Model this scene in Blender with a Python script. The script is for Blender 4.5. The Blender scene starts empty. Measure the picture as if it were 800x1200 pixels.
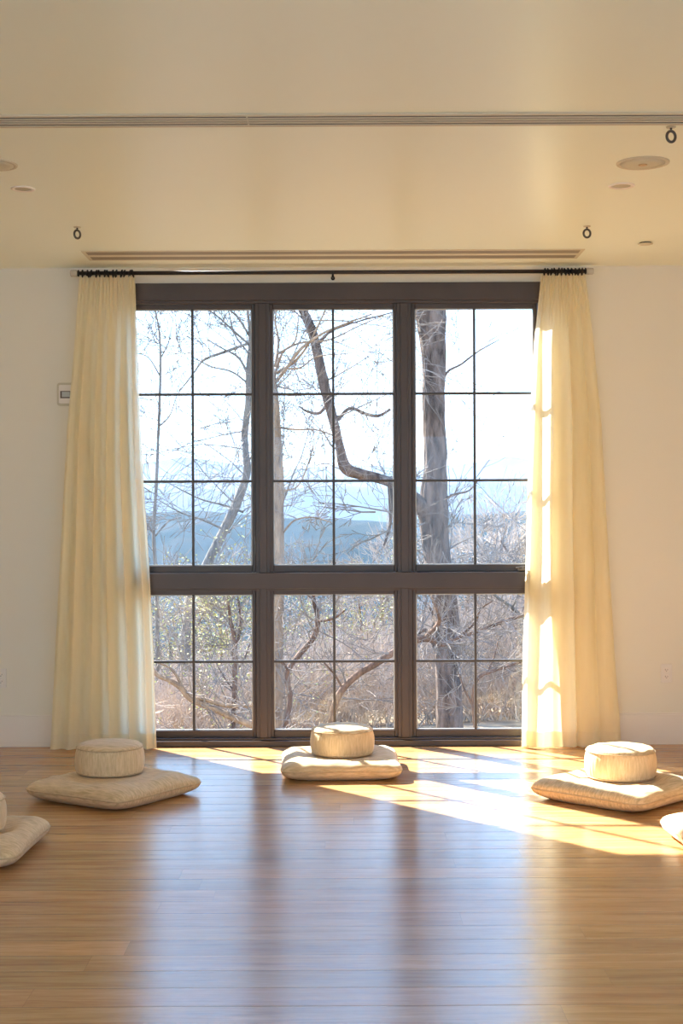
import bpy, math, random
from mathutils import Vector, Matrix, noise
C = bpy.context.scene
COL = C.collection
PI = math.pi
F = 1667.0; CX = 400.0; HY = 604.0; D0 = 9.01; HC = 1.457; ROLL = 0.0042
CEIL = 3.03

# ------------------------------------------------------------------ camera maths
def P(px, py, d):
    """point seen at photo pixel (px,py) at depth d metres from the camera"""
    dx = px - 400; dy = py - 600
    x = px - ROLL * dy; y = py + ROLL * dx
    return Vector(((x - CX) * d / F, d - D0, HC - (y - HY) * d / F))
def W(px, py, Y=0.0):
    """point on the vertical plane Y (0 = inner face of the window wall), roll ignored for x"""
    d = D0 + Y
    return ((px - CX) * d / F, HC - (py - HY) * d / F)
def floor_pt(px, py, z=0.0):
    dx = px - 400; dy = py - 600
    x = px - ROLL * dy; y = py + ROLL * dx
    d = F * (HC - z) / (y - HY)
    return Vector(((x - CX) * d / F, d - D0, z))
def ceil_pt(px, py):
    dx = px - 400; dy = py - 600
    x = px - ROLL * dy; y = py + ROLL * dx
    d = F * (CEIL - HC) / (HY - y)
    return Vector(((x - CX) * d / F, d - D0, CEIL))

# ------------------------------------------------------------------ materials
def new_mat(name):
    m = bpy.data.materials.new(name); m.use_nodes = True
    nt = m.node_tree; nt.nodes.clear()
    out = nt.nodes.new('ShaderNodeOutputMaterial')
    return m, nt, out
def N(nt, t, **kw):
    n = nt.nodes.new(t)
    for k, v in kw.items():
        if k in n.inputs: n.inputs[k].default_value = v
        else: setattr(n, k, v)
    return n
def L(nt, a, b): nt.links.new(a, b)
def rgb(c): return (c[0], c[1], c[2], 1)
def ramp(nt, fac, stops):
    r = nt.nodes.new('ShaderNodeValToRGB'); e = r.color_ramp.elements
    while len(e) > 1: e.remove(e[-1])
    e[0].position = stops[0][0]; e[0].color = rgb(stops[0][1])
    for p, c in stops[1:]:
        x = e.new(p); x.color = rgb(c)
    L(nt, fac, r.inputs[0]); return r
def mathn(nt, op, a, b=None, c=None):
    n = nt.nodes.new('ShaderNodeMath'); n.operation = op
    for i, v in enumerate((a, b, c)):
        if v is None: continue
        if isinstance(v, (int, float)): n.inputs[i].default_value = v
        else: L(nt, v, n.inputs[i])
    return n.outputs[0]
def simple(name, col, rough=0.5, metal=0.0, spec=0.5, var=0.0, scale=8.0, bump=0.0, bscale=60.0, coat=0.0):
    m, nt, out = new_mat(name)
    b = N(nt, 'ShaderNodeBsdfPrincipled', Roughness=rough, Metallic=metal)
    b.inputs['Specular IOR Level'].default_value = spec
    b.inputs['Coat Weight'].default_value = coat
    b.inputs['Base Color'].default_value = rgb(col)
    tc = N(nt, 'ShaderNodeTexCoord')
    if var:
        n = N(nt, 'ShaderNodeTexNoise', Scale=scale, Detail=4.0)
        L(nt, tc.outputs['Object'], n.inputs['Vector'])
        r = ramp(nt, n.outputs[0], [(0.3, [c * (1 - var) for c in col]), (0.7, [min(1, c * (1 + var)) for c in col])])
        L(nt, r.outputs[0], b.inputs['Base Color'])
    if bump:
        n = N(nt, 'ShaderNodeTexNoise', Scale=bscale, Detail=3.0)
        L(nt, tc.outputs['Object'], n.inputs['Vector'])
        bp = N(nt, 'ShaderNodeBump', Strength=bump, Distance=0.004)
        L(nt, n.outputs[0], bp.inputs['Height']); L(nt, bp.outputs[0], b.inputs['Normal'])
    L(nt, b.outputs[0], out.inputs[0])
    return m

def wood_floor():
    m, nt, out = new_mat('oak_planks')
    b = N(nt, 'ShaderNodeBsdfPrincipled')
    tc = N(nt, 'ShaderNodeTexCoord'); sp = N(nt, 'ShaderNodeSeparateXYZ')
    L(nt, tc.outputs['Object'], sp.inputs[0])
    pw = 0.165
    yy = mathn(nt, 'DIVIDE', sp.outputs[1], pw)
    row = mathn(nt, 'FLOOR', yy); fy = mathn(nt, 'FRACT', yy)
    wn = N(nt, 'ShaderNodeTexWhiteNoise', noise_dimensions='1D'); L(nt, row, wn.inputs['W'])
    off = mathn(nt, 'MULTIPLY', wn.outputs[0], 7.3)
    xx = mathn(nt, 'ADD', mathn(nt, 'DIVIDE', sp.outputs[0], 2.3), off)
    colm = mathn(nt, 'FLOOR', xx); fx = mathn(nt, 'FRACT', xx)
    cv = N(nt, 'ShaderNodeCombineXYZ'); L(nt, row, cv.inputs[0]); L(nt, colm, cv.inputs[1])
    wp = N(nt, 'ShaderNodeTexWhiteNoise', noise_dimensions='2D'); L(nt, cv.outputs[0], wp.inputs['Vector'])
    # grain, stretched along x, shifted per plank
    sh = N(nt, 'ShaderNodeVectorMath', operation='MULTIPLY_ADD')
    L(nt, wp.outputs['Color'], sh.inputs[0]); sh.inputs[1].default_value = (13, 17, 5)
    sc = N(nt, 'ShaderNodeVectorMath', operation='MULTIPLY'); L(nt, tc.outputs['Object'], sc.inputs[0]); sc.inputs[1].default_value = (1.1, 14, 1)
    L(nt, sc.outputs[0], sh.inputs[2])
    g1 = N(nt, 'ShaderNodeTexNoise', Scale=1.6, Detail=6.0, Roughness=0.6, Distortion=0.6); L(nt, sh.outputs[0], g1.inputs['Vector'])
    g2 = N(nt, 'ShaderNodeTexNoise', Scale=9.0, Detail=4.0, Roughness=0.7); L(nt, sh.outputs[0], g2.inputs['Vector'])
    gm = mathn(nt, 'ADD', mathn(nt, 'MULTIPLY', g1.outputs[0], 0.7), mathn(nt, 'MULTIPLY', g2.outputs[0], 0.3))
    base = ramp(nt, gm, [(0.30, (0.29, 0.128, 0.043)), (0.50, (0.48, 0.250, 0.096)), (0.68, (0.60, 0.355, 0.155))])
    # plank to plank variation
    hv = N(nt, 'ShaderNodeHueSaturation'); L(nt, base.outputs[0], hv.inputs['Color'])
    L(nt, mathn(nt, 'MULTIPLY_ADD', wp.outputs[0], 0.34, 0.84), hv.inputs['Value'])
    L(nt, mathn(nt, 'MULTIPLY_ADD', wn.outputs[0], 0.008, 0.496), hv.inputs['Hue'])
    # knots
    ks = N(nt, 'ShaderNodeVectorMath', operation='MULTIPLY'); L(nt, tc.outputs['Object'], ks.inputs[0]); ks.inputs[1].default_value = (1.7, 5.2, 1)
    vo = N(nt, 'ShaderNodeTexVoronoi', Scale=1.0); vo.inputs['Randomness'].default_value = 1.0
    L(nt, ks.outputs[0], vo.inputs['Vector'])
    rnd = N(nt, 'ShaderNodeSeparateColor'); L(nt, vo.outputs['Color'], rnd.inputs[0])
    sel = mathn(nt, 'GREATER_THAN', rnd.outputs[0], 0.62)
    kn = N(nt, 'ShaderNodeMapRange'); kn.inputs['From Min'].default_value = 0.02; kn.inputs['From Max'].default_value = 0.075
    kn.inputs['To Min'].default_value = 1; kn.inputs['To Max'].default_value = 0
    L(nt, vo.outputs['Distance'], kn.inputs['Value'])
    kf = mathn(nt, 'MULTIPLY', kn.outputs[0], sel)
    mx = N(nt, 'ShaderNodeMix', data_type='RGBA'); L(nt, mathn(nt, 'MULTIPLY', kf, 0.85), mx.inputs['Factor'])
    L(nt, hv.outputs[0], mx.inputs['A']); mx.inputs['B'].default_value = (0.045, 0.022, 0.012, 1)
    # grooves
    ed = mathn(nt, 'MINIMUM', fy, mathn(nt, 'SUBTRACT', 1.0, fy))
    edx = mathn(nt, 'MULTIPLY', mathn(nt, 'MINIMUM', fx, mathn(nt, 'SUBTRACT', 1.0, fx)), 2.3 / pw * 3.0)
    e = mathn(nt, 'MINIMUM', ed, edx)
    gr = N(nt, 'ShaderNodeMapRange'); gr.inputs['From Max'].default_value = 0.017; L(nt, e, gr.inputs['Value'])
    mg = N(nt, 'ShaderNodeMix', data_type='RGBA'); L(nt, gr.outputs[0], mg.inputs['Factor'])
    mg.inputs['A'].default_value = (0.22, 0.115, 0.05, 1); L(nt, mx.outputs['Result'], mg.inputs['B'])
    L(nt, mg.outputs['Result'], b.inputs['Base Color'])
    # relief: rounded plank edges, slight tilt and cupping per plank, faint grain
    tilt = mathn(nt, 'MULTIPLY', mathn(nt, 'SUBTRACT', wp.outputs[0], 0.5), 0.0012)
    h = mathn(nt, 'MULTIPLY', fy, tilt)
    cup = mathn(nt, 'MULTIPLY', mathn(nt, 'MULTIPLY', ed, ed), 0.0012)
    h = mathn(nt, 'ADD', h, cup)
    g3 = N(nt, 'ShaderNodeMapRange'); g3.inputs['From Max'].default_value = 0.03; L(nt, ed, g3.inputs['Value'])
    h = mathn(nt, 'ADD', h, mathn(nt, 'MULTIPLY', g3.outputs[0], 0.0006))
    wv = N(nt, 'ShaderNodeTexNoise', Scale=2.2, Detail=2.0); L(nt, tc.outputs['Object'], wv.inputs['Vector'])
    h = mathn(nt, 'ADD', h, mathn(nt, 'MULTIPLY', wv.outputs[0], 0.0011))
    h = mathn(nt, 'ADD', h, mathn(nt, 'MULTIPLY', g2.outputs[0], 0.00012))
    bp = N(nt, 'ShaderNodeBump', Strength=1.0, Distance=1.0); L(nt, h, bp.inputs['Height'])
    L(nt, bp.outputs[0], b.inputs['Normal'])
    L(nt, mathn(nt, 'MULTIPLY_ADD', g1.outputs[0], 0.12, 0.17), b.inputs['Roughness'])
    b.inputs['IOR'].default_value = 1.5
    b.inputs['Specular IOR Level'].default_value = 0.85
    L(nt, b.outputs[0], out.inputs[0])
    return m

def cloth(name, col, dark, rib=(1, 1, 1), transl=0.0, ws=180.0):
    """woven slub cloth"""
    m, nt, out = new_mat(name)
    tc = N(nt, 'ShaderNodeTexCoord')
    sc = N(nt, 'ShaderNodeVectorMath', operation='MULTIPLY'); L(nt, tc.outputs['Object'], sc.inputs[0]); sc.inputs[1].default_value = rib
    n = N(nt, 'ShaderNodeTexNoise', Scale=14.0, Detail=5.0, Roughness=0.65); L(nt, sc.outputs[0], n.inputs['Vector'])
    n2 = N(nt, 'ShaderNodeTexNoise', Scale=ws, Detail=2.0); L(nt, tc.outputs['Object'], n2.inputs['Vector'])
    r = ramp(nt, n.outputs[0], [(0.33, dark), (0.62, col)])
    h = mathn(nt, 'ADD', mathn(nt, 'MULTIPLY', n.outputs[0], 0.6), mathn(nt, 'MULTIPLY', n2.outputs[0], 0.4))
    bp = N(nt, 'ShaderNodeBump', Strength=0.55, Distance=0.003); L(nt, h, bp.inputs['Height'])
    if transl:
        a = N(nt, 'ShaderNodeBsdfDiffuse', Roughness=0.6); t = N(nt, 'ShaderNodeBsdfTranslucent')
        L(nt, r.outputs[0], a.inputs[0]); L(nt, r.outputs[0], t.inputs[0])
        L(nt, bp.outputs[0], a.inputs['Normal'])
        mx = N(nt, 'ShaderNodeMixShader', Fac=transl); L(nt, a.outputs[0], mx.inputs[1]); L(nt, t.outputs[0], mx.inputs[2])
        # open weave: a little light goes straight through
        tr = N(nt, 'ShaderNodeBsdfTransparent'); m2 = N(nt, 'ShaderNodeMixShader', Fac=0.07)
        L(nt, mx.outputs[0], m2.inputs[1]); L(nt, tr.outputs[0], m2.inputs[2])
        L(nt, m2.outputs[0], out.inputs[0])
    else:
        b = N(nt, 'ShaderNodeBsdfPrincipled', Roughness=0.9)
        b.inputs['Specular IOR Level'].default_value = 0.15
        b.inputs['Sheen Weight'].default_value = 0.15
        L(nt, r.outputs[0], b.inputs['Base Color']); L(nt, bp.outputs[0], b.inputs['Normal'])
        L(nt, b.outputs[0], out.inputs[0])
    return m

def glass_mat():
    m, nt, out = new_mat('window_glass')
    fr = N(nt, 'ShaderNodeFresnel', IOR=1.45)
    t = N(nt, 'ShaderNodeBsdfTransparent'); t.inputs[0].default_value = (0.97, 0.985, 0.98, 1)
    g = N(nt, 'ShaderNodeBsdfGlossy', Roughness=0.0)
    mx = N(nt, 'ShaderNodeMixShader')
    L(nt, mathn(nt, 'MULTIPLY', fr.outputs[0], 0.9), mx.inputs[0]); L(nt, t.outputs[0], mx.inputs[1]); L(nt, g.outputs[0], mx.inputs[2])
    L(nt, mx.outputs[0], out.inputs[0]); return m

def bark(name, a, b_, scale=6.0, bump=0.02):
    m, nt, out = new_mat(name)
    b = N(nt, 'ShaderNodeBsdfPrincipled', Roughness=0.9); b.inputs['Specular IOR Level'].default_value = 0.2
    tc = N(nt, 'ShaderNodeTexCoord')
    sc = N(nt, 'ShaderNodeVectorMath', operation='MULTIPLY'); L(nt, tc.outputs['Object'], sc.inputs[0]); sc.inputs[1].default_value = (1, 1, 0.28)
    n = N(nt, 'ShaderNodeTexNoise', Scale=scale, Detail=7.0, Roughness=0.7); L(nt, sc.outputs[0], n.inputs['Vector'])
    v = N(nt, 'ShaderNodeTexVoronoi', Scale=scale * 2.2); L(nt, sc.outputs[0], v.inputs['Vector'])
    r = ramp(nt, n.outputs[0], [(0.36, a), (0.62, b_)])
    L(nt, r.outputs[0], b.inputs['Base Color'])
    bp = N(nt, 'ShaderNodeBump', Strength=0.9, Distance=bump); L(nt, mathn(nt, 'ADD', n.outputs[0], v.outputs['Distance']), bp.inputs['Height'])
    L(nt, bp.outputs[0], b.inputs['Normal']); L(nt, b.outputs[0], out.inputs[0]); return m

def land(name, stops, scale, detail=8.0, stretch=(1, 1, 1)):
    m, nt, out = new_mat(name)
    b = N(nt, 'ShaderNodeBsdfDiffuse')
    tc = N(nt, 'ShaderNodeTexCoord')
    sc = N(nt, 'ShaderNodeVectorMath', operation='MULTIPLY'); L(nt, tc.outputs['Object'], sc.inputs[0]); sc.inputs[1].default_value = stretch
    n = N(nt, 'ShaderNodeTexNoise', Scale=scale, Detail=detail, Roughness=0.7); L(nt, sc.outputs[0], n.inputs['Vector'])
    r = ramp(nt, n.outputs[0], stops); L(nt, r.outputs[0], b.inputs[0])
    L(nt, b.outputs[0], out.inputs[0]); return m

M = {}
M['floor'] = wood_floor()
M['wall'] = simple('wall_paint', (0.82, 0.77, 0.655), 0.75, spec=0.3, bump=0.15, bscale=220)
M['ceiling'] = simple('ceiling_paint', (0.86, 0.89, 0.76), 0.34, spec=0.45, bump=0.03, bscale=6)
M['base'] = simple('trim_paint', (0.84, 0.77, 0.69), 0.45)
M['frame'] = simple('dark_bronze_frame', (0.062, 0.043, 0.034), 0.38, spec=0.5, var=0.15, scale=3)
M['muntin'] = simple('dark_muntin', (0.055, 0.047, 0.042), 0.4)
M['gasket'] = simple('grey_spacer', (0.42, 0.42, 0.40), 0.4, metal=0.3)
M['glass'] = glass_mat()
M['metal_dark'] = simple('aged_bronze', (0.10, 0.085, 0.072), 0.4, metal=0.6)
M['black'] = simple('black_iron', (0.012, 0.010, 0.010), 0.45, spec=0.4)
M['rod'] = simple('rod_iron', (0.030, 0.022, 0.020), 0.4, spec=0.4)
M['white'] = simple('white_plastic', (0.80, 0.75, 0.68), 0.35)
M['slot'] = simple('slot_black', (0.05, 0.035, 0.028), 0.6)
M['lens'] = simple('frosted_lens', (0.50, 0.45, 0.33), 0.5)
M['slot_grey'] = simple('slot_grey', (0.26, 0.215, 0.16), 0.6)
M['bar'] = simple('vent_enamel', (0.62, 0.56, 0.43), 0.6, spec=0.3)
M['grille'] = simple('speaker_grille', (0.60, 0.555, 0.42), 0.6, bump=0.5, bscale=600)
M['holes'] = simple('socket_dark', (0.13, 0.10, 0.08), 0.6)
M['screen'] = simple('lcd_grey', (0.48, 0.50, 0.50), 0.15, spec=0.8)
M['curtain'] = cloth('linen_voile', (0.97, 0.885, 0.66), (0.93, 0.83, 0.59), (1, 1, 0.12), transl=0.50, ws=260)
M['hem'] = cloth('linen_hem', (0.94, 0.85, 0.64), (0.89, 0.79, 0.57), (1, 1, 0.3), transl=0.25, ws=260)
M['cushion'] = cloth('slub_linen', (0.80, 0.60, 0.365), (0.55, 0.385, 0.21), (0.9, 7, 3))
M['drum'] = cloth('slub_linen_ribbed', (0.80, 0.61, 0.385), (0.62, 0.445, 0.255), (7, 7, 0.7))
M['piping'] = simple('linen_piping', (0.60, 0.43, 0.26), 0.9, spec=0.15, var=0.12, scale=60)
M['bark_big'] = bark('oak_bark', (0.020, 0.012, 0.010), (0.17, 0.115, 0.088), 6.0, .05)
M['bark_grey'] = bark('grey_bark', (0.08, 0.066, 0.056), (0.19, 0.16, 0.13), 9.0)
M['bark_tan'] = bark('tan_bark', (0.11, 0.07, 0.045), (0.27, 0.18, 0.115), 9.0)
M['bark_red'] = bark('reddish_bark', (0.045, 0.026, 0.019), (0.16, 0.092, 0.062), 9.0)
M['twig'] = simple('twig_bark', (0.16, 0.13, 0.11), 0.9, spec=0.15, var=0.25, scale=2)
M['brush'] = simple('brush_twigs', (0.36, 0.275, 0.21), 0.9, spec=0.1, var=0.3, scale=0.6)
M['leaf'] = simple('spring_leaf', (0.36, 0.33, 0.11), 0.7, spec=0.2, var=0.3, scale=3)
M['stone'] = simple('limestone', (0.55, 0.52, 0.47), 0.85, var=0.15, scale=6, bump=0.5, bscale=20)

# ------------------------------------------------------------------ geometry helpers
class MB:
    def __init__(s): s.v = []; s.f = []
    def box(s, x0, x1, y0, y1, z0, z1):
        b = len(s.v)
        s.v += [(x0,y0,z0),(x1,y0,z0),(x1,y1,z0),(x0,y1,z0),(x0,y0,z1),(x1,y0,z1),(x1,y1,z1),(x0,y1,z1)]
        s.f += [tuple(b+i for i in q) for q in ((0,3,2,1),(4,5,6,7),(0,1,5,4),(1,2,6,5),(2,3,7,6),(3,0,4,7))]
        return s
    def tube(s, pts, rad, n=8, closed=False, caps=True):
        pts = [Vector(p) for p in pts]; k = len(pts)
        if isinstance(rad, (int, float)): rad = [rad] * k
        t0 = (pts[1] - pts[0]).normalized()
        up = Vector((0,0,1)) if abs(t0.z) < 0.9 else Vector((1,0,0))
        nrm = t0.cross(up).normalized(); b = len(s.v)
        for i in range(k):
            if closed: t = pts[(i+1) % k] - pts[i-1]
            else: t = pts[min(i+1, k-1)] - pts[max(i-1, 0)]
            t.normalize()
            nrm = (nrm - t * nrm.dot(t))
            if nrm.length < 1e-6: nrm = t.orthogonal()
            nrm.normalize(); bn = t.cross(nrm)
            for j in range(n):
                a = 2*PI*j/n
                s.v.append(tuple(pts[i] + (nrm*math.cos(a) + bn*math.sin(a)) * rad[i]))
        m = k if closed else k - 1
        for i in range(m):
            i2 = (i+1) % k
            for j in range(n):
                j2 = (j+1) % n
                s.f.append((b+i*n+j, b+i*n+j2, b+i2*n+j2, b+i2*n+j))
        if caps and not closed and n > 3:
            s.f.append(tuple(b+j for j in range(n))[::-1]); s.f.append(tuple(b+(k-1)*n+j for j in range(n)))
        return s
    def lathe(s, prof, n=64, c=(0,0,0), mod=None):
        b = len(s.v); k = len(prof)
        for i, (r, z) in enumerate(prof):
            for j in range(n):
                a = 2*PI*j/n; rr = r * (mod(a, i/(k-1)) if mod else 1)
                s.v.append((c[0]+rr*math.cos(a), c[1]+rr*math.sin(a), c[2]+z))
        for i in range(k-1):
            for j in range(n):
                j2 = (j+1) % n
                s.f.append((b+i*n+j, b+i*n+j2, b+(i+1)*n+j2, b+(i+1)*n+j))
        s.f.append(tuple(b+j for j in range(n))[::-1]); s.f.append(tuple(b+(k-1)*n+j for j in range(n)))
        return s
    def build(s, name, mat, parent=None, smooth=False, bevel=0.0, loc=None):
        me = bpy.data.meshes.new(name); me.from_pydata(s.v, [], s.f); me.update()
        me.materials.append(mat)
        if smooth:
            for p in me.polygons: p.use_smooth = True
        o = bpy.data.objects.new(name, me); COL.objects.link(o)
        if parent: o.parent = parent
        if loc is not None: o.location = loc
        if bevel:
            md = o.modifiers.new('bevel', 'BEVEL'); md.width = bevel; md.segments = 2; md.limit_method = 'ANGLE'
        return o
def tag(o, label=None, cat=None, group=None, kind=None):
    if label: o['label'] = label
    if cat: o['category'] = cat
    if group: o['group'] = group
    if kind: o['kind'] = kind
    return o
def empty(name, loc=(0,0,0), rz=0.0):
    o = bpy.data.objects.new(name, None); COL.objects.link(o); o.location = loc; o.rotation_euler = (0,0,rz)
    o.empty_display_size = 0.1
    return o
def copy_tree(o, parent=None):
    c = o.copy(); COL.objects.link(c); c.parent = parent
    for ch in list(o.children): copy_tree(ch, c)
    return c

# ------------------------------------------------------------------ room shell
RX0, RX1, RYB = -4.3, 4.3, -13.2
T = 0.12
tag(MB().box(RX0-.2, RX1+.2, RYB-.2, 0.0, -0.2, 0).build('floor', M['floor']), kind='structure')
tag(MB().box(RX0-.2, RX1+.2, RYB-.2, T, CEIL, CEIL+.2).build('ceiling', M['ceiling']), kind='structure')
# window opening in the front wall
OX0 = W(147, 0)[0]; OX1 = W(637, 0)[0]; OZ1 = W(0, 331.5)[1]; OZ0 = 0.012
b = MB(); b.box(RX0-.2, OX0, 0, T, -.2, CEIL); b.box(OX1, RX1+.2, 0, T, -.2, CEIL); b.box(OX0, OX1, 0, T, OZ1, CEIL)
b.box(OX0, OX1, 0, T, -.2, OZ0)
tag(b.build('wall_front', M['wall']), kind='structure')
def side_wall(name, x0, x1, openings):
    b = MB(); ys = RYB - .2
    for (y0, y1, z0, z1) in openings:
        b.box(x0, x1, ys, y0, 0, CEIL); b.box(x0, x1, y0, y1, 0, z0); b.box(x0, x1, y0, y1, z1, CEIL); ys = y1
    b.box(x0, x1, ys, 0, 0, CEIL)
    tag(b.build(name, M['wall']), kind='structure')
side_wall('wall_left', RX0-.2, RX0, [(-12.2, -9.6, 0.5, 2.7), (-8.4, -7.3, 0.5, 2.7)])  # the shorter opening is unseen, added to let fill light in from the left
side_wall('wall_right', RX1, RX1+.2, [(-12.2, -9.6, 0.5, 2.7), (-8.6, -6.2, 0.5, 2.7)])
b = MB(); xs = RX0
for (x0, x1) in ((-3.2, -0.6), (0.6, 3.2)):
    b.box(xs, x0, RYB-.2, RYB, 0, CEIL); b.box(x0, x1, RYB-.2, RYB, 0, 0.5); b.box(x0, x1, RYB-.2, RYB, 2.7, CEIL); xs = x1
b.box(xs, RX1, RYB-.2, RYB, 0, CEIL)
tag(b.build('wall_back', M['wall']), kind='structure')
# baseboards beside the window
bz = W(0, 836.5)[1]
for nm, x0, x1 in (('baseboard_left', RX0, OX0), ('baseboard_right', OX1, RX1)):
    b = MB(); b.box(x0, x1, -.016, 0, 0, bz-.012); b.box(x0, x1, -.011, 0, bz-.012, bz)
    tag(b.build(nm, M['base'], bevel=.002), kind='structure')

# ------------------------------------------------------------------ window unit
YF = 0.0
def rect(b, px0, px1, py0, py1, y0, y1, ref=None):
    ref = y0 if ref is None else ref
    x0, z1 = W(px0, py0, ref); x1, z0 = W(px1, py1, ref)
    b.box(x0, x1, y0, y1, z0, z1); return b
# big members: head, sill, jambs, mullions, transom
def trim(n, mb, mat='frame', bevel=.003): return tag(mb.build('trim_%d' % n, M[mat], bevel=bevel), kind='structure')
b = MB(); rect(b, 146, 638, 331, 351.5, -.018, .09); rect(b, 150, 634, 351.5, 355.5, -.006, .09); trim(1, b)
b = MB(); x0, z1 = W(150, 671, -.012); x1, z0 = W(634, 689.5, -.012)
b.box(x0, x1, -.030, .09, z0, z1); b.box(x0, x1, -.008, .09, z0-.012, z0); trim(2, b)
b = MB(); x0, z1 = W(150, 864.5, 0); x1, _ = W(634, 0, 0)
b.box(x0, x1, -.045, .02, 0.0, z1-.012); b.box(x0, x1, -.02, .10, z1-.012, z1+.002); trim(3, b)
n = 4
for px0, px1 in ((147, 152.5), (299.5, 316.5), (465.5, 482.5), (631.5, 637)):
    for (py0, py1) in ((355.5, 671), (689.5, 864.5)):
        b = MB(); rect(b, px0, px1, py0, py1, .0, .085)
        c = (px0 + px1) / 2
        if px1 - px0 > 10: rect(b, c-4.2, c+4.2, py0, py1, -.012, .02)
        trim(n, b, bevel=.002); n += 1
panels = [(157, 295.3), (320.3, 461.6), (486.8, 625.8)]
rows = [(362, 662.3, 355.5, 670.5, (461.5, 563.5)), (696.5, 855.5, 690.5, 864, (775,))]
k = 1
GY = 0.050
for (gy0, gy1, sy0, sy1, hb) in rows:
    for pi_, (gx0, gx1) in enumerate(panels):
        w = empty('window_%d' % k, (0, 0, 0)); tag(w, kind='structure')
        e = 4.2
        b = MB()   # sash: two stepped rings
        rect(b, gx0-e, gx0, sy0, sy1, .022, .072); rect(b, gx1, gx1+e, sy0, sy1, .022, .072)
        rect(b, gx0, gx1, sy0, gy0, .022, .072); rect(b, gx0, gx1, gy1, sy1, .022, .072)
        b.build('sash', M['frame'], w, bevel=.004)
        b = MB()
        rect(b, gx0-.1, gx0+1.2, gy0, gy1, .034, .05, .03); rect(b, gx1-1.2, gx1+.1, gy0, gy1, .034, .05, .03)
        rect(b, gx0, gx1, gy0-.1, gy0+1.2, .034, .05, .03); rect(b, gx0, gx1, gy1-1.2, gy1+.1, .034, .05, .03)
        b.build('glazing_bead', M['gasket'], w)
        b = MB(); c = (gx0+gx1)/2 - (0 if pi_ != 0 else 0)
        rect(b, c-1.5, c+1.5, gy0, gy1, .032, .048); rect(b, c-1.2, c+1.2, gy0, gy1, .054, .066, .03)
        for h in hb:
            rect(b, gx0, gx1, h-1.5, h+1.5, .0325, .0475); rect(b, gx0, gx1, h-1.2, h+1.2, .0545, .0655, .03)
        b.build('muntin_grille', M['muntin'], w, bevel=.002)
        b = MB(); rect(b, gx0, gx1, gy0, gy1, .0495, .0525, .05); 
        # single sheet of glass
        x0, z1 = W(gx0, gy0, GY); x1, z0 = W(gx1, gy1, GY)
        g = MB(); g.v = [(x0,GY,z0),(x1,GY,z0),(x1,GY,z1),(x0,GY,z1)]; g.f = [(0,1,2,3)]
        g.build('glass_pane', M['glass'], w)
        if k == 3:      # crank operator at the foot of the upper right sash
            x, z = W(612, 668, -.01)
            b = MB(); b.box(x-.03, x+.05, -.028, .02, z-.008, z+.010); b.tube([(x+.02,-.02,z+.008),(x+.0,-.035,z+.018),(x-.045,-.04,z+.008)], .006, 8)
            b.build('crank_handle', M['metal_dark'], w, bevel=.002)
        if k == 1:      # latch on the inner stile
            x, z = W(299, 640, 0)
            b = MB(); b.box(x-.006, x+.006, .004, .024, z-.05, z+.03); b.tube([(x,.006,z+.02),(x,-.012,z+.03),(x,-.014,z+.06)], .005, 8)
            b.build('latch', M['metal_dark'], w, bevel=.001)
        k += 1

# ------------------------------------------------------------------ ceiling fittings
def linear_vent(p0, p1, nslots, label, widths, depth=.007, ends=(1, 1), back='slot'):
    """p0 near-left corner, p1 far-right corner on the ceiling"""
    x0, y0 = p0; x1, y1 = p1
    r = empty('ceiling_vent', ((x0+x1)/2, (y0+y1)/2, CEIL))
    cx, cy = (x0+x1)/2, (y0+y1)/2; hx, hy = (x1-x0)/2, (y1-y0)/2
    MB().box(-hx+.004, hx-.004, -hy+.004, hy-.004, -.003, 0).build('slot_backing', M[back], r)
    fl = widths
    b = MB(); b.box(-hx, hx, -hy, -hy+fl, -depth, 0); b.box(-hx, hx, hy-fl, hy, -depth, 0)
    
    if ends[0]: b.box(-hx, -hx+fl, -hy+fl, hy-fl, -depth, 0)
    if ends[1]: b.box(hx-fl, hx, -hy+fl, hy-fl, -depth, 0)
    b.build('vent_frame', M['bar'], r, bevel=.001)
    inner = 2*(hy-fl); step = inner/nslots; barw = step*.45
    for i in range(1, nslots):
        y = -hy+fl+step*i
        MB().box(-hx+fl*ends[0], hx-fl*ends[1], y-barw/2, y+barw/2, -depth, -.0005).build('slat', M['bar'], r, bevel=.0008)
    tag(r, label, 'vent', 'linear air vents set in the ceiling'); return r
ya, yb = ceil_pt(400, 146.5).y, ceil_pt(400, 132.5).y   # ya is farther? both below
yn, yf = min(ya, yb), max(ya, yb)
xj = ceil_pt(290, 140).x
linear_vent((RX0+.3, yn), (xj, yf), 4, 'long slotted cream ceiling vent, the shorter run left of the joint', .022, ends=(1, 0))
linear_vent((xj, yn), (RX1-.3, yf), 4, 'long slotted cream ceiling vent, the run right of the joint reaching over the near ring', .022, ends=(0, 1))
c0 = ceil_pt(95, 294.5); c1 = ceil_pt(676, 302)
linear_vent((c0.x, min(c0.y, c1.y)-.01), (c1.x, max(c0.y, c1.y)+.01), 2, 'thin slotted ceiling vent close to the wall above the curtain rod', .022, depth=.004, back='slot_grey')

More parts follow.
